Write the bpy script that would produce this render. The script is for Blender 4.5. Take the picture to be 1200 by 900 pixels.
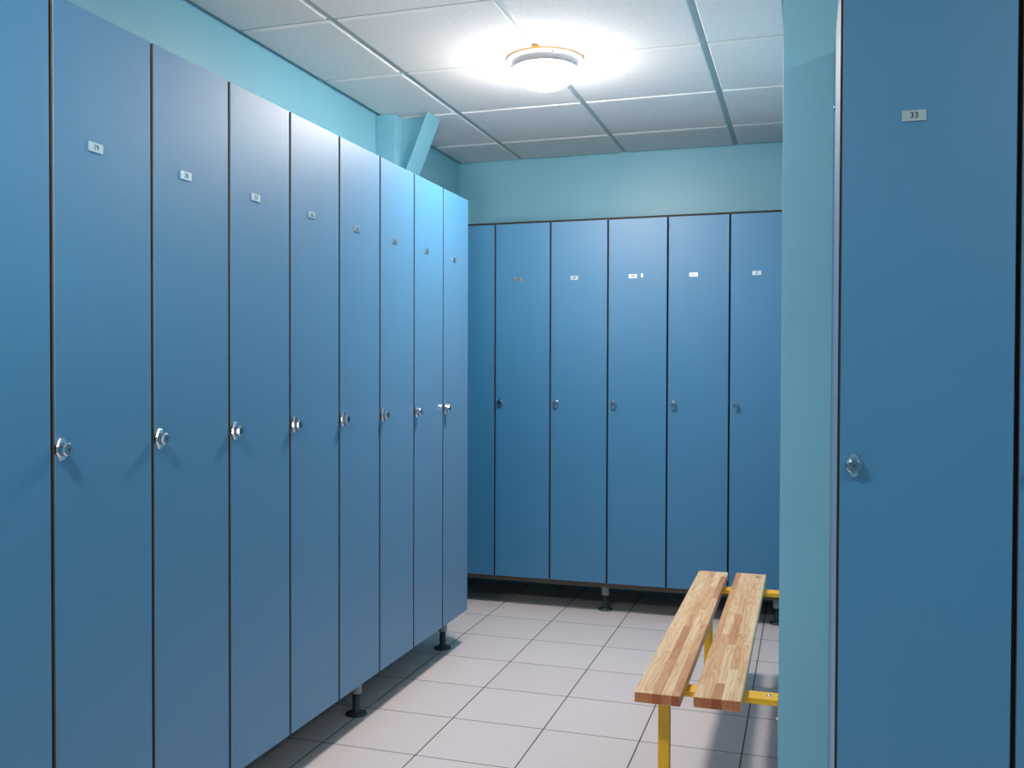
import bpy, bmesh, math, random
from mathutils import Vector, Matrix

# ---------------------------------------------------------------- clear
for o in list(bpy.data.objects):
    bpy.data.objects.remove(o, do_unlink=True)
S = bpy.context.scene
C = S.collection

# ---------------------------------------------------------------- camera
CX, CY, CZ = 1.438, 0.0, 1.235
YAW, PITCH, ROLL, FPX = -0.3062, -0.0164, 0.0032, 1092.3
fw = Vector((math.sin(YAW) * math.cos(PITCH), math.cos(YAW) * math.cos(PITCH), math.sin(PITCH)))
rt = Vector((math.cos(YAW), -math.sin(YAW), 0))
up = rt.cross(fw)
R = math.cos(ROLL) * rt + math.sin(ROLL) * up
U = -math.sin(ROLL) * rt + math.cos(ROLL) * up
cam_d = bpy.data.cameras.new('camera')
cam = bpy.data.objects.new('camera', cam_d)
C.objects.link(cam)
m = Matrix.Identity(4)
for i in range(3):
    m[i][0], m[i][1], m[i][2] = R[i], U[i], -fw[i]
m[0][3], m[1][3], m[2][3] = CX, CY, CZ
cam.matrix_world = m
cam_d.sensor_width = 36
cam_d.lens = FPX / 1200 * 36
cam_d.clip_start = 0.02
S.camera = cam

# ---------------------------------------------------------------- light and exposure
LAMP_MAIN = 25.0          # emission of the visible ceiling lamp's diffuser
LAMP_NEAR = 24.0          # same fixture behind the camera, left
LAMP_RIGHT = 13.0         # same fixture behind the camera, right
LAMP_COL = (1.0, 0.93, 0.87)
S.view_settings.view_transform = 'Standard'
S.view_settings.look = 'None'
S.view_settings.gamma = 1
S.view_settings.use_curve_mapping = False
S.view_settings.exposure = 3.3
# added unseen fill spot, aimed up to brighten the ceiling over the aisle
fl = bpy.data.lights.new('added_fill_spot', 'SPOT')
fl.energy = 24.0
fl.color = (1.0, 0.93, 0.90)
fl.spot_size = math.radians(44)
fl.spot_blend = 1.0
fl.shadow_soft_size = 0.25
flo = bpy.data.objects.new('added_fill_spot', fl)
C.objects.link(flo)
flo.location = (1.15, -0.45, 0.9)
flo.rotation_euler = (Vector((0.1, 3.2, 2.43)) - flo.location).to_track_quat('-Z', 'Y').to_euler()
w = bpy.data.worlds.new('world')
S.world = w
w.use_nodes = True
w.node_tree.nodes['Background'].inputs[0].default_value = (0.5, 0.7, 0.8, 1)
w.node_tree.nodes['Background'].inputs[1].default_value = 0.05

# ---------------------------------------------------------------- measures
ZC = 2.433                      # ceiling
XW = -0.515                     # left wall
YB = 5.14                       # back wall
XP, YP = 1.378, 2.36            # corner of the projecting wall on the right
XR, YN = 3.7, -1.7              # far right wall, wall behind the camera
ZB, ZT = 0.157, 1.981           # door bottom and top

# ---------------------------------------------------------------- materials
def srgb(r, g, b):
    f = lambda c: (c / 255 / 12.92) if c / 255 <= 0.04045 else ((c / 255 + 0.055) / 1.055) ** 2.4
    return (f(r), f(g), f(b), 1)

class NT:
    def __init__(s, name):
        s.m = bpy.data.materials.new(name)
        s.m.use_nodes = True
        s.t = s.m.node_tree
        s.b = s.t.nodes['Principled BSDF']
    def n(s, typ, **kw):
        x = s.t.nodes.new(typ)
        for k, v in kw.items():
            if k.startswith('i_'):
                key = k[2:]
                x.inputs[int(key) if key.isdigit() else key].default_value = v
            else:
                setattr(x, k, v)
        return x
    def l(s, a, b):
        s.t.links.new(a, b)
    def math(s, op, a, b=None, c=None):
        x = s.n('ShaderNodeMath', operation=op)
        for i, v in enumerate((a, b, c)):
            if v is None: continue
            if isinstance(v, (int, float)): x.inputs[i].default_value = v
            else: s.l(v, x.inputs[i])
        return x.outputs[0]
    def bump(s, h, strength, dist):
        x = s.n('ShaderNodeBump')
        x.inputs['Strength'].default_value = strength
        x.inputs['Distance'].default_value = dist
        s.l(h, x.inputs['Height'])
        s.l(x.outputs[0], s.b.inputs['Normal'])

def simple(name, col, rough=0.5, metal=0.0, spec=0.5, vary=0.0, scale=20, bump=0.0, bdist=0.001, bscale=300):
    k = NT(name)
    k.b.inputs['Base Color'].default_value = col
    k.b.inputs['Roughness'].default_value = rough
    k.b.inputs['Metallic'].default_value = metal
    k.b.inputs['Specular IOR Level'].default_value = spec
    co = k.n('ShaderNodeTexCoord')
    nz = k.n('ShaderNodeTexNoise', i_Scale=scale, i_Detail=4.0)
    k.l(co.outputs['Object'], nz.inputs['Vector'])
    rp = k.n('ShaderNodeMapRange')
    rp.inputs['From Min'].default_value = 0.3
    rp.inputs['From Max'].default_value = 0.7
    rp.inputs['To Min'].default_value = 1 - vary
    rp.inputs['To Max'].default_value = 1 + vary
    k.l(nz.outputs[0], rp.inputs['Value'])
    mx = k.n('ShaderNodeVectorMath', operation='SCALE')
    mx.inputs[0].default_value = col[:3]
    k.l(rp.outputs[0], mx.inputs['Scale'])
    k.l(mx.outputs[0], k.b.inputs['Base Color'])
    if bump:
        n2 = k.n('ShaderNodeTexNoise', i_Scale=bscale, i_Detail=2.0)
        k.l(co.outputs['Object'], n2.inputs['Vector'])
        k.bump(n2.outputs[0], bump, bdist)
    return k.m

M = {}
M['laminate'] = simple('blue_laminate', (0.019, 0.172, 0.340, 1), 0.5, 0, 0.85, 0.015, 6, 0.06, 0.0006, 900)
_p = M['laminate'].node_tree.nodes['Principled BSDF'].inputs
_p['IOR'].default_value = 1.6
_p['Sheen Weight'].default_value = 0.17
_p['Sheen Roughness'].default_value = 0.45
_p['Sheen Tint'].default_value = (1.0, 0.95, 0.95, 1)
M['core'] = simple('brown_laminate_core_lit', (0.105, 0.078, 0.052, 1), 0.6, 0, 0.3, 0.1, 30)  # core tone lightened: light on the left row's gaps is put into the colour
M['core_dark'] = simple('dark_laminate_core', (0.028, 0.021, 0.016, 1), 0.6, 0, 0.3, 0.1, 30)  # same core as a darker copy, for body edges of back and right rows
M['shell'] = simple('dark_locker_carcass', (0.02, 0.018, 0.016, 1), 0.7, 0, 0.2, 0.1, 10)
M['wall'] = simple('teal_wall_paint', (0.235, 0.54, 0.67, 1), 0.42, 0, 0.6, 0.02, 3, 0.08, 0.002, 120)
M['chrome'] = simple('chrome', (0.62, 0.64, 0.68, 1), 0.12, 1.0, 0.5, 0.02, 30)
M['cap_face'] = simple('brushed_lock_face', (0.27, 0.33, 0.38, 1), 0.25, 1.0, 0.5, 0.05, 200)
M['slot'] = simple('dark_slot', (0.03, 0.035, 0.045, 1), 0.5, 0, 0.3, 0.02, 30)
M['alu'] = simple('satin_aluminium', (0.60, 0.68, 0.69, 1), 0.36, 1.0, 0.5, 0.02, 60)
M['ink'] = simple('dark_lettering', (0.015, 0.02, 0.03, 1), 0.6, 0, 0.3, 0.0)
M['sticker'] = simple('white_sticker', (0.85, 0.85, 0.85, 1), 0.4, 0, 0.5, 0.0)
M['foot_grey'] = simple('grey_plastic_sleeve', (0.24, 0.28, 0.30, 1), 0.4, 0, 0.5, 0.04, 40)
M['foot_dark'] = simple('dark_plastic_foot', (0.035, 0.05, 0.06, 1), 0.45, 0, 0.5, 0.04, 40)
M['yellow'] = simple('yellow_powder_coat', (0.92, 0.50, 0.015, 1), 0.4, 0, 0.5, 0.03, 15, 0.03, 0.0005, 500)
M['white'] = simple('white_enamel', (0.8, 0.8, 0.82, 1), 0.4, 0, 0.5, 0.01)
M['gasket'] = simple('amber_gasket', (0.9, 0.5, 0.08, 1), 0.5, 0, 0.3, 0.02)
M['tile_edge'] = simple('ceiling_tile_edge', (0.88, 0.86, 0.84, 1), 0.7, 0, 0.3, 0.01)
M['tee'] = simple('grey_ceiling_tee', (0.42, 0.52, 0.55, 1), 0.5, 0, 0.4, 0.01)

def ceiling_tile():
    k = NT('mineral_ceiling_tile')
    co = k.n('ShaderNodeTexCoord')
    n1 = k.n('ShaderNodeTexNoise', i_Scale=260.0, i_Detail=3.0)
    k.l(co.outputs['Object'], n1.inputs['Vector'])
    cr = k.n('ShaderNodeValToRGB')
    cr.color_ramp.elements[0].position = 0.34
    cr.color_ramp.elements[0].color = (0.80, 0.78, 0.77, 1)
    cr.color_ramp.elements[1].position = 0.56
    cr.color_ramp.elements[1].color = (0.91, 0.88, 0.87, 1)
    k.l(n1.outputs[0], cr.inputs[0])
    k.l(cr.outputs[0], k.b.inputs['Base Color'])
    k.b.inputs['Roughness'].default_value = 0.9
    k.b.inputs['Specular IOR Level'].default_value = 0.1
    k.bump(n1.outputs[0], 0.35, 0.002)
    return k.m
M['tile'] = ceiling_tile()

def floor_mat():
    k = NT('floor_tiles')
    co = k.n('ShaderNodeTexCoord')
    sp = k.n('ShaderNodeSeparateXYZ')
    k.l(co.outputs['Object'], sp.inputs[0])
    FX, FS, GY, GS = -0.0751, 0.331, 4.3944, 0.3333
    def axis(v, off, pitch):
        u = k.math('DIVIDE', k.math('SUBTRACT', v, off), pitch)
        fr = k.math('FRACT', u)
        d = k.math('MINIMUM', fr, k.math('SUBTRACT', 1.0, fr))
        return k.math('MULTIPLY', d, pitch), k.math('FLOOR', u)
    dx, ix = axis(sp.outputs[0], FX - FS * 20, FS)
    dy, iy = axis(sp.outputs[1], GY - GS * 30, GS)
    mr = []
    for d, hw in ((dx, 0.0021), (dy, 0.0019)):
        r = k.n('ShaderNodeMapRange')
        r.inputs['From Min'].default_value = hw - 0.0006
        r.inputs['From Max'].default_value = hw + 0.0008
        k.l(d, r.inputs['Value'])
        mr.append(r.outputs[0])
    tile = k.math('MINIMUM', mr[0], mr[1])
    cmb = k.n('ShaderNodeCombineXYZ')
    k.l(ix, cmb.inputs[0]); k.l(iy, cmb.inputs[1])
    wn = k.n('ShaderNodeTexWhiteNoise', noise_dimensions='3D')
    k.l(cmb.outputs[0], wn.inputs['Vector'])
    nz = k.n('ShaderNodeTexNoise', i_Scale=7.0, i_Detail=5.0)
    k.l(co.outputs['Object'], nz.inputs['Vector'])
    n3 = k.n('ShaderNodeTexNoise', i_Scale=350.0, i_Detail=2.0)
    k.l(co.outputs['Object'], n3.inputs['Vector'])
    v = k.math('ADD', k.math('MULTIPLY', wn.outputs[0], 0.05), k.math('MULTIPLY', nz.outputs[0], 0.06))
    v = k.math('ADD', v, k.math('MULTIPLY', n3.outputs[0], 0.05))
    v = k.math('ADD', v, 0.92)
    sc = k.n('ShaderNodeVectorMath', operation='SCALE')
    sc.inputs[0].default_value = (0.70, 0.62, 0.62)
    k.l(v, sc.inputs['Scale'])
    mx = k.n('ShaderNodeMix', data_type='RGBA')
    mx.inputs[6].default_value = (0.085, 0.07, 0.066, 1)
    k.l(sc.outputs[0], mx.inputs[7])
    k.l(tile, mx.inputs[0])
    k.l(mx.outputs[2], k.b.inputs['Base Color'])
    rr = k.n('ShaderNodeMapRange')
    rr.inputs['To Min'].default_value = 0.9
    rr.inputs['To Max'].default_value = 0.42
    k.l(tile, rr.inputs['Value'])
    k.l(rr.outputs[0], k.b.inputs['Roughness'])
    k.b.inputs['Specular IOR Level'].default_value = 0.35
    hh = k.math('ADD', tile, k.math('MULTIPLY', n3.outputs[0], 0.05))
    k.bump(hh, 0.6, 0.0015)
    return k.m
M['floor'] = floor_mat()

def wood_mat():
    # finger-jointed staves running along y, each stave with its own tone and grain
    k = NT('laminated_pine')
    co = k.n('ShaderNodeTexCoord')
    oi = k.n('ShaderNodeObjectInfo')
    sp = k.n('ShaderNodeSeparateXYZ')
    k.l(co.outputs['Object'], sp.inputs[0])
    seed = k.math('MULTIPLY', oi.outputs['Object Index'], 3.7)
    SW, SL = 0.0245, 0.36
    wob = k.n('ShaderNodeTexNoise', i_Scale=1.0)
    u = k.math('DIVIDE', k.math('ADD', sp.outputs[0], 0.004), SW)
    row = k.math('FLOOR', u)
    c1 = k.n('ShaderNodeCombineXYZ')
    k.l(row, c1.inputs[0]); k.l(seed, c1.inputs[1])
    w1 = k.n('ShaderNodeTexWhiteNoise', noise_dimensions='3D')
    k.l(c1.outputs[0], w1.inputs['Vector'])
    vv = k.math('ADD', k.math('DIVIDE', sp.outputs[1], SL), k.math('MULTIPLY', w1.outputs[0], 7.31))
    col = k.math('FLOOR', vv)
    c2 = k.n('ShaderNodeCombineXYZ')
    k.l(row, c2.inputs[0]); k.l(col, c2.inputs[1]); k.l(seed, c2.inputs[2])
    w2 = k.n('ShaderNodeTexWhiteNoise', noise_dimensions='3D')
    k.l(c2.outputs[0], w2.inputs['Vector'])
    # grain: distorted rings, shifted per stave
    mp = k.n('ShaderNodeVectorMath', operation='MULTIPLY')
    k.l(co.outputs['Object'], mp.inputs[0])
    mp.inputs[1].default_value = (1.0, 0.07, 0.8)
    off = k.n('ShaderNodeVectorMath', operation='SCALE')
    k.l(w2.outputs['Color'], off.inputs[0])
    off.inputs['Scale'].default_value = 5.0
    ad = k.n('ShaderNodeVectorMath', operation='ADD')
    k.l(mp.outputs[0], ad.inputs[0]); k.l(off.outputs[0], ad.inputs[1])
    nz = k.n('ShaderNodeTexNoise', i_Scale=28.0, i_Detail=2.0)
    k.l(ad.outputs[0], nz.inputs['Vector'])
    rings = k.math('FRACT', k.math('MULTIPLY', nz.outputs[0], 9.0))
    rg = k.n('ShaderNodeValToRGB')
    e = rg.color_ramp.elements
    e[0].position = 0.35; e[0].color = (0, 0, 0, 1)
    e[1].position = 1.0; e[1].color = (0, 0, 0, 1)
    x = rg.color_ramp.elements.new(0.75); x.color = (1, 1, 1, 1)
    k.l(rings, rg.inputs[0])
    fib = k.n('ShaderNodeTexNoise', i_Scale=420.0, i_Detail=3.0)
    k.l(ad.outputs[0], fib.inputs['Vector'])
    tone = k.n('ShaderNodeValToRGB')
    te = tone.color_ramp.elements
    te[0].position = 0.0; te[0].color = (0.62, 0.29, 0.12, 1)
    te[1].position = 1.0; te[1].color = (0.93, 0.70, 0.44, 1)
    x = te.new(0.25); x.color = (0.77, 0.44, 0.21, 1)
    x = te.new(0.6); x.color = (0.88, 0.61, 0.35, 1)
    k.l(w2.outputs[0], tone.inputs[0])
    dk = k.n('ShaderNodeMix', data_type='RGBA', blend_type='MULTIPLY')
    dk.inputs[7].default_value = (0.74, 0.52, 0.36, 1)
    k.l(tone.outputs[0], dk.inputs[6])
    g = k.math('ADD', k.math('MULTIPLY', rg.outputs[0], 0.6), k.math('MULTIPLY', fib.outputs[0], 0.25))
    k.l(g, dk.inputs[0])
    # end grain: the cut ends drink the varnish and are redder
    ge = k.n('ShaderNodeNewGeometry')
    sn = k.n('ShaderNodeSeparateXYZ')
    k.l(ge.outputs['Normal'], sn.inputs[0])
    en = k.math('GREATER_THAN', k.math('ABSOLUTE', sn.outputs[1]), 0.8)
    m2 = k.n('ShaderNodeMix', data_type='RGBA', blend_type='MULTIPLY')
    m2.inputs[7].default_value = (0.60, 0.30, 0.20, 1)
    k.l(dk.outputs[2], m2.inputs[6])
    k.l(en, m2.inputs[0])
    # a knot
    kn = k.n('ShaderNodeVectorMath', operation='DISTANCE')
    sc2 = k.n('ShaderNodeVectorMath', operation='MULTIPLY')
    k.l(co.outputs['Object'], sc2.inputs[0]); sc2.inputs[1].default_value = (1, 0.45, 0)
    k.l(sc2.outputs[0], kn.inputs[0]); kn.inputs[1].default_value = (0.088, 1.43 * 0.45, 0)
    nk = k.n('ShaderNodeTexNoise', i_Scale=90.0)
    k.l(co.outputs['Object'], nk.inputs['Vector'])
    kr = k.n('ShaderNodeMapRange')
    kr.inputs['From Min'].default_value = 0.022; kr.inputs['From Max'].default_value = 0.010
    k.l(k.math('ADD', kn.outputs['Value'], k.math('MULTIPLY', nk.outputs[0], 0.016)), kr.inputs['Value'])
    km = k.math('MULTIPLY', kr.outputs[0], k.math('GREATER_THAN', oi.outputs['Object Index'], 1.5))
    m3 = k.n('ShaderNodeMix', data_type='RGBA')
    m3.inputs[7].default_value = (0.30, 0.16, 0.07, 1)
    k.l(m2.outputs[2], m3.inputs[6]); k.l(km, m3.inputs[0])
    k.l(m3.outputs[2], k.b.inputs['Base Color'])
    k.b.inputs['Roughness'].default_value = 0.36
    k.bump(fib.outputs[0], 0.08, 0.0005)
    return k.m
M['wood'] = wood_mat()

def emis(name, strength):
    k = NT(name)
    k.b.inputs['Base Color'].default_value = (0.9, 0.9, 0.9, 1)
    k.b.inputs['Emission Color'].default_value = (*LAMP_COL, 1)
    # the opal dome glows most where it faces down, below the bulbs
    ge = k.n('ShaderNodeNewGeometry')
    sp = k.n('ShaderNodeSeparateXYZ')
    k.l(ge.outputs['Normal'], sp.inputs[0])
    dn = k.math('MAXIMUM', k.math('MULTIPLY', sp.outputs[2], -1.0), 0.0)
    k.l(k.math('MULTIPLY', k.math('ADD', k.math('MULTIPLY', k.math('POWER', dn, 1.2), 0.85), 0.15), strength), k.b.inputs['Emission Strength'])
    return k.m

# ---------------------------------------------------------------- mesh helpers
def obj(name, bm, mats, parent=None, loc=None, smooth=False, bevel=0.0, seg=2):
    if bm is not None and not isinstance(bm, bpy.types.Mesh):
        bmesh.ops.recalc_face_normals(bm, faces=bm.faces)
        me = bpy.data.meshes.new(name)
        bm.to_mesh(me); bm.free()
        for mm in (mats if isinstance(mats, (list, tuple)) else [mats]):
            me.materials.append(mm)
        if smooth:
            for p in me.polygons: p.use_smooth = True
    else:
        me = bm
    o = bpy.data.objects.new(name, me)
    C.objects.link(o)
    if parent: o.parent = parent
    if loc is not None: o.location = loc
    if bevel:
        b = o.modifiers.new('bevel', 'BEVEL')
        b.width = bevel; b.segments = seg; b.limit_method = 'ANGLE'; b.angle_limit = math.radians(40)
    return o

def box(bm, a, b, mi=0, front=None):
    """axis box; front = (axis, sign, material index) for one side"""
    v = [bm.verts.new((x, y, z)) for x in (a[0], b[0]) for y in (a[1], b[1]) for z in (a[2], b[2])]
    quads = [((0, 1, 3, 2), (0, -1)), ((4, 6, 7, 5), (0, 1)), ((0, 4, 5, 1), (1, -1)),
             ((2, 3, 7, 6), (1, 1)), ((0, 2, 6, 4), (2, -1)), ((1, 5, 7, 3), (2, 1))]
    for q, (ax, sg) in quads:
        f = bm.faces.new([v[i] for i in q])
        f.material_index = mi
        if front:
            for (fa, fs, fm) in front:
                if fa == ax and fs == sg: f.material_index = fm

def lathe(bm, prof, seg=48, c=(0, 0), mi=0):
    """profile of (r, z) about the z axis"""
    rings = []
    for r, z in prof:
        if r < 1e-6:
            rings.append([bm.verts.new((c[0], c[1], z))])
        else:
            rings.append([bm.verts.new((c[0] + r * math.cos(2 * math.pi * i / seg), c[1] + r * math.sin(2 * math.pi * i / seg), z)) for i in range(seg)])
    for a, b in zip(rings, rings[1:]):
        for i in range(seg):
            j = (i + 1) % seg
            if len(a) == 1 and len(b) == 1: continue
            if len(a) == 1: f = bm.faces.new((a[0], b[i], b[j]))
            elif len(b) == 1: f = bm.faces.new((a[i], a[j], b[0]))
            else: f = bm.faces.new((a[i], a[j], b[j], b[i]))
            f.material_index = mi

def loft(bm, loops, cap=True, mi=0):
    rs = [[bm.verts.new(p) for p in lp] for lp in loops]
    n = len(rs[0])
    for a, b in zip(rs, rs[1:]):
        for i in range(n):
            f = bm.faces.new((a[i], a[(i + 1) % n], b[(i + 1) % n], b[i]))
            f.material_index = mi
    if cap:
        for r in (rs[0], rs[-1]):
            f = bm.faces.new(r)
            f.material_index = mi

def tag(o, label=None, cat=None, group=None, kind=None):
    if label: o['label'] = label
    if cat: o['category'] = cat
    if group: o['group'] = group
    if kind: o['kind'] = kind
    return o

def empty(name, loc, rz=0.0):
    o = bpy.data.objects.new(name, None)
    C.objects.link(o)
    o.location = loc
    o.rotation_euler = (0, 0, rz)
    o.empty_display_size = 0.05
    return o

def shell(name, bm, mats):
    o = obj(name, bm, mats)
    o['kind'] = 'structure'
    return o

# ---------------------------------------------------------------- room shell
T = 0.12
bm = bmesh.new(); box(bm, (XW - T, YN - T, -0.1), (XR + T, YB + T, 0)); shell('floor', bm, M['floor'])
bm = bmesh.new(); box(bm, (XW - T, YN - T, 0), (XW, YB + T, ZC + 0.2)); shell('wall_left', bm, M['wall'])
bm = bmesh.new(); box(bm, (XW, YB, 0), (XP, YB + T, ZC + 0.2)); shell('wall_back', bm, M['wall'])
bm = bmesh.new(); box(bm, (XP, YP, 0), (XR, YB + T, ZC + 0.2)); obr = shell('wall_right', bm, M['wall'])
bv = obr.modifiers.new('bevel', 'BEVEL'); bv.width = 0.0012; bv.segments = 2
bm = bmesh.new(); box(bm, (XR, YN - T, 0), (XR + T, YP, ZC + 0.2)); shell('wall_far_right', bm, M['wall'])
bm = bmesh.new(); box(bm, (XW, YN - T, 0), (XR, YN, ZC + 0.2)); shell('wall_near', bm, M['wall'])

# suspended ceiling: lay-in tiles hanging a little below the tees
def ceiling():
    bm = bmesh.new()
    MX, MS, CY0, CS = -0.1331, 0.600, 2.896, 0.6058
    xs = [MX + MS * i for i in range(-2, 9)]
    ys = [CY0 + CS * i for i in range(-10, 6)]
    g = 0.013           # half the visible groove
    dz = 0.009
    def clipx(a, lo, hi): return max(lo, min(hi, a))
    for i in range(len(xs) - 1):
        for j in range(len(ys) - 1):
            x0, x1, y0, y1 = xs[i] + g, xs[i + 1] - g, ys[j] + g, ys[j + 1] - g
            ym = (y0 + y1) / 2
            lo, hi = XW + 0.022, (XP - 0.026 if ys[j] >= YP - 0.05 else XR - 0.022)
            if ys[j] < YP < ys[j + 1]:
                hi = XR - 0.022
                # tile rows that meet the projecting wall: split in two
                parts = [(x0, min(x1, XP - 0.026), y0, y1), (max(x0, XP - 0.026), x1, y0, YP - 0.024)] if x1 > XP - 0.026 else [(x0, x1, y0, y1)]
            elif ys[j] >= YP:
                parts = [(x0, min(x1, XP - 0.028), y0, y1)]
            else:
                parts = [(x0, x1, y0, y1)]
            for (a, b, c, d) in parts:
                a, b = max(a, XW + 0.022), min(b, XR - 0.022)
                c, d = max(c, YN + 0.022), min(d, YB - 0.022)
                if b - a < 0.03 or d - c < 0.03: continue
                e = 0.004
                lp = [(a, c), (b, c), (b, d), (a, d)]
                li = [(a + e, c + e), (b - e, c + e), (b - e, d - e), (a + e, d - e)]
                lo_ = [bm.verts.new((x, y, ZC + dz + 0.004)) for x, y in lp]
                mi_ = [bm.verts.new((x, y, ZC + 0.003)) for x, y in lp]
                bt = [bm.verts.new((x, y, ZC)) for x, y in li]
                f = bm.faces.new(bt); f.material_index = 0
                for k in range(4):
                    q = (k + 1) % 4
                    f = bm.faces.new((mi_[k], mi_[q], bt[q], bt[k])); f.material_index = 1
                    f = bm.faces.new((lo_[k], lo_[q], mi_[q], mi_[k])); f.material_index = 1
    # tee flanges and wall angle above the tiles' faces
    box(bm, (XW, YN, ZC + dz), (XR, YP, ZC + 0.12), 2)
    box(bm, (XW, YP, ZC + dz), (XP, YB, ZC + 0.12), 2)
    return shell('ceiling', bm, [M['tile'], M['tile_edge'], M['tee']])
ceiling()

# ---------------------------------------------------------------- boxed-in pipe by the left wall
def casing():
    r = empty('pipe_casing', (XW + 0.01, 4.1, 1.4))
    tag(r, 'pale teal boxed pipe casing with a slanted board, above the left lockers under the ceiling', 'pipe casing')
    L = r.location
    def P(x, y, z): return (x - L.x, y - L.y, z - L.z)
    bm = bmesh.new()
    box(bm, P(XW + 0.001, 4.028, 1.4), P(-0.416, 4.24, ZC - 0.001))
    obj('column', bm, M['wall'], r, bevel=0.002)
    # slanted board, its broad face looking into the room
    zb = 1.62
    sl = 0.415
    def xb(z): return -0.252 - (ZC - z) * sl
    z1 = ZC - 0.001
    th = 0.013
    bm = bmesh.new()
    loft(bm, [[P(xb(z) - th, 4.05, z), P(xb(z), 4.032, z), P(xb(z), 4.192, z), P(xb(z) - th, 4.192, z)] for z in (z1, 2.02)])
    obj('slanted_board', bm, M['wall'], r, bevel=0.002)
    # web between column and board
    bm = bmesh.new()
    def yw(z): return 4.124 - (ZC - z) * 0.197
    a = [(-0.415, yw(z1), z1), (xb(z1) - th, yw(z1) - 0.012, z1), (-0.415, yw(2.05), 2.05)]
    b = [(x, y + 0.03, z) for x, y, z in a]
    loft(bm, [[P(*p) for p in a], [P(*p) for p in b]])
    obj('web', bm, M['wall'], r)
casing()

# ---------------------------------------------------------------- lockers
DT = 0.018      # door thickness
_c = {}
def cached(key, fn):
    if key not in _c: _c[key] = fn()
    return _c[key]

def door_mesh(w, g):
    bm = bmesh.new()
    e = 0.0012
    x0, x1 = g, w - g
    # face plane with a fine arris, brown core along the edges
    def ring(d, y): return [(x0 + d, y, ZB + d), (x1 - d, y, ZB + d), (x1 - d, y, ZT - d), (x0 + d, y, ZT - d)]
    rs = [[bm.verts.new(p) for p in ring(d, y)] for d, y in ((e, 0), (0, e), (0, DT), (e, DT))]
    for k, (a, b) in enumerate(zip(rs, rs[1:])):
        for i in range(4):
            f = bm.faces.new((a[i], a[(i + 1) % 4], b[(i + 1) % 4], b[i]))
            f.material_index = 0 if k != 1 else 1
    bm.faces.new(rs[0]); bm.faces.new(rs[-1])
    bmesh.ops.recalc_face_normals(bm, faces=bm.faces)
    me = bpy.data.meshes.new('door'); bm.to_mesh(me); bm.free()
    me.materials.append(M['laminate']); me.materials.append(M['core'])
    return me

def body_mesh(w, depth, top, core='core'):
    bm = bmesh.new()
    y0, y1 = DT + 0.002, depth
    zb = 0.158
    t = 0.016
    e = 0.0004
    fr = [(1, -1, 1)]
    box(bm, (e, y0, zb), (t, y1, top), 0, fr)
    box(bm, (w - t, y0, zb), (w - e, y1, top), 0, fr)
    box(bm, (t, y0, zb), (w - t, y1, zb + 0.016), 2, fr)
    box(bm, (t, y0, top - t), (w - t, y1, top), 2, [(1, -1, 1)])
    box(bm, (t, y1 - 0.008, zb + 0.016), (w - t, y1, top - t), 2)
    bmesh.ops.recalc_face_normals(bm, faces=bm.faces)
    me = bpy.data.meshes.new('body'); bm.to_mesh(me); bm.free()
    for k in ('laminate', core, 'shell'): me.materials.append(M[k])
    return me

def ngon(hw, hh, sh, y):
    """elongated octagon in the xz plane; hw/hh half sizes, sh = flat half length"""
    pts = [(-sh, -hh), (sh, -hh), (hw, -hh * 0.28), (hw, hh * 0.28), (sh, hh), (-sh, hh), (-hw, hh * 0.28), (-hw, -hh * 0.28)]
    return [(x, y, z) for x, z in pts]

def regular(r, y, n=8, ph=math.pi / 8):
    return [(r * math.cos(ph + 2 * math.pi * i / n), y, r * math.sin(ph + 2 * math.pi * i / n)) for i in range(n)]

def lock_mesh():
    bm = bmesh.new()
    loft(bm, [ngon(0.0146, 0.0243, 0.0046, 0.0), ngon(0.0146, 0.0243, 0.0046, -0.004), ngon(0.0126, 0.0215, 0.0042, -0.008)])
    bmesh.ops.recalc_face_normals(bm, faces=bm.faces)
    me = bpy.data.meshes.new('lock'); bm.to_mesh(me); bm.free()
    me.materials.append(M['chrome'])
    return me

def turn_knob_mesh():
    bm = bmesh.new()
    loft(bm, [regular(0.0128, -0.0055), regular(0.0148, -0.0095), regular(0.0148, -0.0195), regular(0.0128, -0.0230)], cap=True)
    # recessed round face with a small cross slot
    loft(bm, [regular(0.0115, -0.0229, 24, 0), regular(0.0112, -0.0236, 24, 0)], mi=1)
    box(bm, (-0.0050, -0.0240, 0.0006), (0.0050, -0.0234, 0.0018), 2)
    box(bm, (-0.0009, -0.0241, -0.0045), (0.0009, -0.0235, 0.0036), 2)
    bmesh.ops.recalc_face_normals(bm, faces=bm.faces)
    me = bpy.data.meshes.new('turn_knob'); bm.to_mesh(me); bm.free()
    for k in ('chrome', 'cap_face', 'slot'): me.materials.append(M[k])
    return me

def plate_mesh():
    bm = bmesh.new()
    a, b, t, e = 0.0205, 0.0100, 0.003, 0.0006
    loft(bm, [[(-a, 0, -b), (a, 0, -b), (a, 0, b), (-a, 0, b)],
              [(-a, -t + e, -b), (a, -t + e, -b), (a, -t + e, b), (-a, -t + e, b)],
              [(-a + e, -t, -b + e), (a - e, -t, -b + e), (a - e, -t, b - e), (-a + e, -t, b - e)]])
    bmesh.ops.recalc_face_normals(bm, faces=bm.faces)
    me = bpy.data.meshes.new('number_plate'); bm.to_mesh(me); bm.free()
    me.materials.append(M['alu'])
    return me

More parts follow.
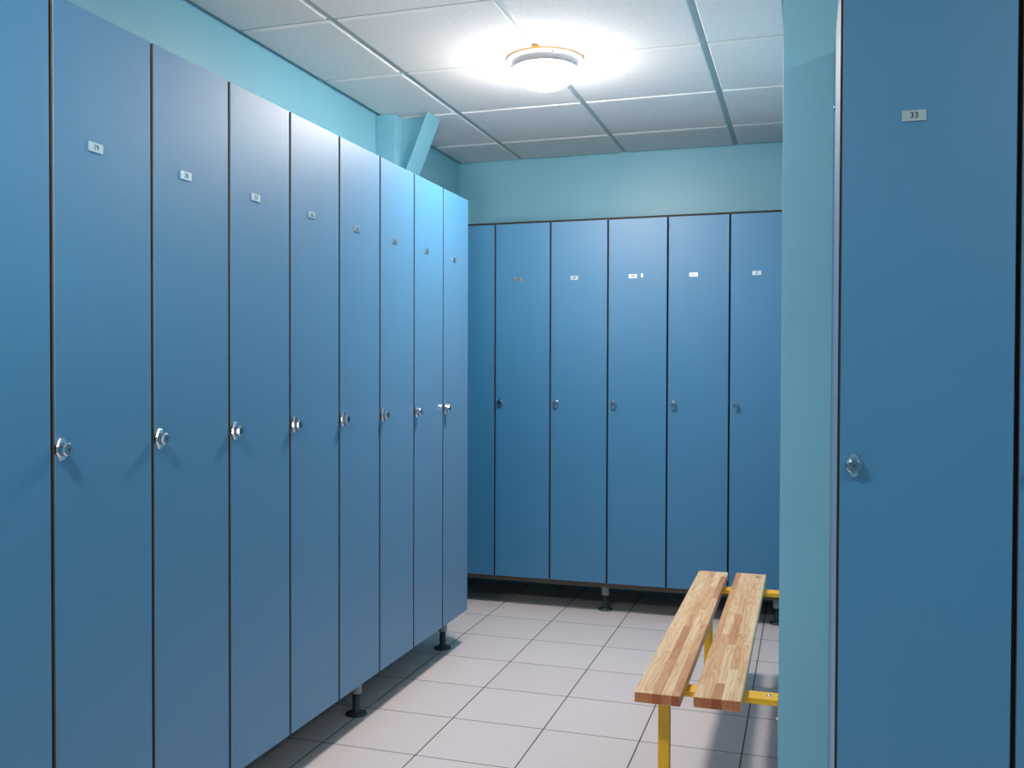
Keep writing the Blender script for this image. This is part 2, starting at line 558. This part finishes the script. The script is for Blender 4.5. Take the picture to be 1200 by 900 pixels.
def text_mesh(s, size):
    cu = bpy.data.curves.new('txt', 'FONT')
    cu.body = s
    cu.size = size
    cu.align_x = 'CENTER'; cu.align_y = 'CENTER'
    cu.extrude = 0.0002
    cu.offset = size * 0.012
    to = bpy.data.objects.new('txt', cu)
    C.objects.link(to)
    dg = bpy.context.evaluated_depsgraph_get()
    me = bpy.data.meshes.new_from_object(to.evaluated_get(dg))
    bpy.data.objects.remove(to, do_unlink=True)
    me.transform(Matrix.Rotation(math.pi / 2, 4, 'X'))
    me.materials.clear(); me.materials.append(M['ink'])
    return me

def foot_meshes():
    bm = bmesh.new()
    lathe(bm, [(0, 0.144), (0.0195, 0.144), (0.0200, 0.142), (0.0200, 0.080), (0.0190, 0.077), (0, 0.077)], 28)
    bmesh.ops.recalc_face_normals(bm, faces=bm.faces)
    a = bpy.data.meshes.new('foot'); bm.to_mesh(a); bm.free(); a.materials.append(M['foot_grey'])
    bm = bmesh.new()
    lathe(bm, [(0, 0.0), (0.037, 0.0), (0.0385, 0.002), (0.037, 0.006), (0.022, 0.011), (0.0145, 0.017), (0.0135, 0.022), (0.0135, 0.078), (0, 0.078)], 32)
    bmesh.ops.recalc_face_normals(bm, faces=bm.faces)
    b = bpy.data.meshes.new('foot_base'); bm.to_mesh(b); bm.free(); b.materials.append(M['foot_dark'])
    for me in (a, b):
        for p in me.polygons: p.use_smooth = len(p.vertices) == 4
    return a, b
FOOT_A, FOOT_B = foot_meshes()

def locker(number, loc, rz, w, depth, top, label, group, px, kx, kz, pz=1.699, gap=0.0048, extras=None):
    r = empty('locker', loc, rz)
    tag(r, label, 'locker', group)
    obj('body', cached(('b', w, depth, top), lambda: body_mesh(w, depth, top, 'core' if depth == 0.50 else 'core_dark')), None, r)
    obj('door', cached(('d', w, gap), lambda: door_mesh(w, gap)), None, r)
    lk = obj('lock', cached('lock', lock_mesh), None, r, (kx, 0, kz))
    lk['label'] = 'chrome lock'
    obj('turn_knob', cached('knob', turn_knob_mesh), None, lk)
    pl = obj('number_plate', cached('plate', plate_mesh), None, r, (px, 0, pz))
    pl['label'] = 'small metal plate with the number %s' % number
    obj('number', text_mesh(number, 0.0150), None, pl, (0, -0.0031, 0))
    if extras: extras(r)
    return r

PI = math.pi
GL = 'lockers in the left row'
GB = 'lockers along the back wall'
GR = 'lockers in the right row beside the camera'
Y0L, WL = 1.5005, 0.300
left = [
    ('18', 'nearest blue locker of the left row, cut by the left photo edge'),
    ('19', 'blue locker with number plate 19, second from the left edge of the photo'),
    ('20', 'blue locker with number plate 20 in the left row, right next to number 19'),
    ('21', 'blue locker with a bright white plate in the left row, third with a visible plate'),
    ('22', 'blue left-row locker with whitish lamp sheen at its top, fourth with a visible plate'),
    ('23', 'blue left-row locker whose right edge meets the start of the pipe casing above'),
    ('24', 'blue left-row locker directly below the pipe casing, third from the far end'),
    ('25', 'blue left-row locker, second from the far end of the row, beside the end locker'),
    ('26', 'last blue locker at the far end of the left row, grey foot beneath it'),
]
for i, (num, lab) in enumerate(left):
    y = Y0L + WL * (i - 1)
    locker(num, (0, y, 0), PI / 2, WL, 0.50, 1.982, lab, GL, 0.120, 0.0185, 1.069, gap=0.0052)

XB0, WB, YF = -0.1084, 0.2976, 4.5955
back = [
    ('27', 'narrow visible strip of blue back-wall locker, mostly hidden behind the left row end'),
    ('28', 'blue back-wall locker with a dark plate, first with a visible lock'),
    ('29', 'blue back-wall locker with pale grey plate, just left of the one with a sticker'),
    ('30', 'blue back-wall locker with a small white sticker beside its number plate'),
    ('31', 'blue back-wall locker with a bright white plate, just right of the one with a sticker'),
    ('32', 'rightmost blue back-wall locker, against the teal wall and behind the bench'),
]
def sticker(r):
    bm = bmesh.new()
    box(bm, (-0.005, -0.0006, -0.009), (0.005, 0, 0.009))
    s = obj('sticker', bm, M['sticker'], r, (0.171, -0.0001, 1.699))
    s['label'] = 'small blank white sticker'
for j, (num, lab) in enumerate(back):
    locker(num, (XB0 + WB * (j - 1), YF, 0), 0, 0.2935 if num == '32' else WB, YB - YF - 0.004, 1.994, lab, GB, 0.1255, 0.0315, 1.060,
           pz=1.695, gap=0.0042, extras=sticker if num == '30' else None)

XR0, WR, YR = 1.4935, 0.2996, 1.84
def screw(r):
    bm = bmesh.new()
    lathe(bm, [(0, 0.0035), (0.004, 0.003), (0.0068, 0.0012), (0.0075, 0)], 20)
    o = obj('screw_cap', bm, M['chrome'], r, (0.0003, 0.368, 1.819), smooth=True)
    o.rotation_euler = (0, -PI / 2, 0)
locker('33', (XR0, YR, 0), 0, WR, YP - YR - 0.002, 1.992, 'large near blue locker with number plate 33 on the right of the photo', GR,
       0.1265, 0.029, 1.058, pz=1.6965, gap=0.0046, extras=screw)
locker('34', (XR0 + WR, YR, 0), 0, WR, YP - YR - 0.002, 1.992, 'thin sliver of a blue locker at the right photo edge, beside number 33', GR,
       0.1265, 0.029, 1.058, pz=1.6965, gap=0.0046)

def base_frame(loc, rz, length, depth, feet, label, zr=0.131, rec=0.001):
    r = empty('base_frame', loc, rz)
    tag(r, label, 'base frame')
    bm = bmesh.new()
    box(bm, (0.001, DT + rec, zr), (length - 0.001, depth, 0.1575), 0)
    obj('rail', bm, M['core'], r, bevel=0.001)
    for fx, fy in feet:
        f = obj('foot', FOOT_A, None, r, (fx, fy, 0))
        f['label'] = 'grey adjustable foot with dark round base'
        obj('foot_base', FOOT_B, None, f)
base_frame((0, Y0L - WL, 0), PI / 2, WL * 9, 0.50,
           [(x, y) for x in (0.135, 0.961, 1.788, 2.615) for y in (0.086, 0.42)],
           'brown base rail on grey round feet under the left locker row', zr=0.143, rec=0.006)
base_frame((XB0 - WB, YF, 0), 0, WB * 5 + 0.2935, YB - YF - 0.004,
           [(x, y) for x in (0.06, 0.868, 1.716) for y in (0.095,)],
           'brown base rail on grey round feet under the back-wall lockers')
base_frame((XR0, YR, 0), 0, WR * 2, YP - YR - 0.002,
           [(x, y) for x in (0.06, 0.54) for y in (0.09, 0.43)],
           'base rail on round feet under the right lockers, below the frame')

# filler strip closing the gaps beside the back row
bm = bmesh.new()
box(bm, (XW + 0.002, YF + 0.02, 0.131), (XB0 - WB - 0.002, YF + 0.036, 1.994))
tag(obj('filler_strip', bm, M['laminate'], bevel=0.001), 'narrow blue filler strip between the back-wall lockers and the left wall', 'filler strip')

# ---------------------------------------------------------------- bench
def bench():
    r = empty('bench', (1.16, 3.08, 0))
    tag(r, 'wall-mounted changing bench with two pine planks on yellow metal frame', 'bench')
    ox, oy = 1.16, 3.08
    zt = 0.42; th = 0.028
    for idx, (x0, x1, y0, y1) in enumerate(((1.028, 1.144, 2.330, 3.822), (1.174, 1.291, 2.340, 3.828))):
        bm = bmesh.new()
        box(bm, (0, 0, 0), (x1 - x0, y1 - y0, th))
        o = obj('plank', bm, M['wood'], r, (x0 - ox, y0 - oy, zt - th), bevel=0.0035, seg=3)
        o.pass_index = idx + 1
    rt_ = zt - th
    for (ya, yb, nm) in ((2.455, 2.513, 0), (3.632, 3.692, 1)):
        bm = bmesh.new()
        # shallow channel: flat top with turned-down lips
        box(bm, (1.050 - ox, ya - oy, rt_ - 0.005), (1.3744 - ox, yb - oy, rt_))
        box(bm, (1.050 - ox, ya - oy, rt_ - 0.015), (1.3744 - ox, ya + 0.004 - oy, rt_ - 0.005))
        box(bm, (1.050 - ox, yb - 0.004 - oy, rt_ - 0.015), (1.3744 - ox, yb - oy, rt_ - 0.005))
        rail = obj('rail', bm, M['yellow'], r, bevel=0.0012)
        ym = (ya + yb) / 2
        bm = bmesh.new()
        lathe(bm, [(0, 0.0035), (0.004, 0.0033), (0.0068, 0.0015), (0.0075, 0)], 20)
        b = obj('bolt', bm, M['chrome'], rail, (1.352 - ox, ym - oy + 0.002, rt_), smooth=True)
        # turned-down end plate against the wall, with its bolt
        bm = bmesh.new()
        box(bm, (1.3745 - ox, ya + 0.004 - oy, rt_ - 0.085), (1.3775 - ox, yb - 0.004 - oy, rt_ - 0.002))
        wp = obj('wall_plate', bm, M['yellow'], r, bevel=0.001)
        bm = bmesh.new()
        lathe(bm, [(0, 0.006), (0.005, 0.0055), (0.0075, 0.003), (0.008, 0)], 6)
        b = obj('bolt', bm, M['chrome'], wp, (1.3745 - ox, ym - oy, rt_ - 0.055))
        b.rotation_euler = (0, -PI / 2, 0)
        # leg
        bm = bmesh.new()
        yl = ya + 0.012 if nm == 0 else ya + 0.012
        box(bm, (1.068 - ox, yl - oy, 0.006), (1.098 - ox, yl + 0.030 - oy, rt_ - 0.0055))
        lg = obj('leg', bm, M['yellow'], r, bevel=0.002)
        bm = bmesh.new()
        box(bm, (1.066 - ox, yl - 0.002 - oy, 0.0), (1.100 - ox, yl + 0.032 - oy, 0.018))
        obj('foot_cap', bm, M['foot_dark'], lg, bevel=0.001)
bench()

# ---------------------------------------------------------------- ceiling lamps
def lamp(x, y, strength, label):
    r = empty('ceiling_lamp', (x, y, ZC))
    tag(r, label, 'ceiling lamp')
    bm = bmesh.new()
    lathe(bm, [(0, 0.0085), (0.1515, 0.0085), (0.1515, -0.0030), (0, -0.0030)], 64)
    obj('gasket', bm, M['gasket'], r, smooth=False)
    # flat round base, a short neck and the lid that closes the bowl
    bm = bmesh.new()
    lathe(bm, [(0, -0.003), (0.149, -0.003), (0.150, -0.005), (0.149, -0.008), (0.132, -0.012), (0.072, -0.013), (0.064, -0.016), (0.062, -0.0345),
               (0.120, -0.0345), (0.1235, -0.0355), (0.1235, -0.0385), (0, -0.0385)], 64)
    b = obj('base_plate', bm, M['white'], r, smooth=True)
    e = b.modifiers.new('split', 'EDGE_SPLIT'); e.split_angle = math.radians(35)
    for a in (178, 62, 298):
        bm = bmesh.new()
        lathe(bm, [(0, -0.003), (0.003, -0.0025), (0.0042, 0)], 12)
        obj('screw', bm, M['foot_dark'], b, (0.138 * math.cos(math.radians(a)), 0.138 * math.sin(math.radians(a)), -0.0105))
    bm = bmesh.new()
    prof = [(0.1225, -0.0385), (0.124, -0.044)]
    for i in range(1, 13):
        t = i / 12 * math.pi / 2
        prof.append((0.124 * math.cos(t) ** 0.9 if i < 12 else 0, -0.044 - 0.069 * math.sin(t)))
    lathe(bm, prof, 64)
    obj('diffuser', bm, emis('lamp_diffuser', strength), r, smooth=True)
lamp(0.460, 3.502, LAMP_MAIN, 'round white ceiling lamp with a glowing opal dome, lit above the aisle')
lamp(0.467, 0.50, LAMP_NEAR, 'round white ceiling lamp over the aisle beside the camera, outside the frame on the left')
lamp(2.70, 0.50, LAMP_RIGHT, 'round white ceiling lamp in front of the right row, outside the frame')
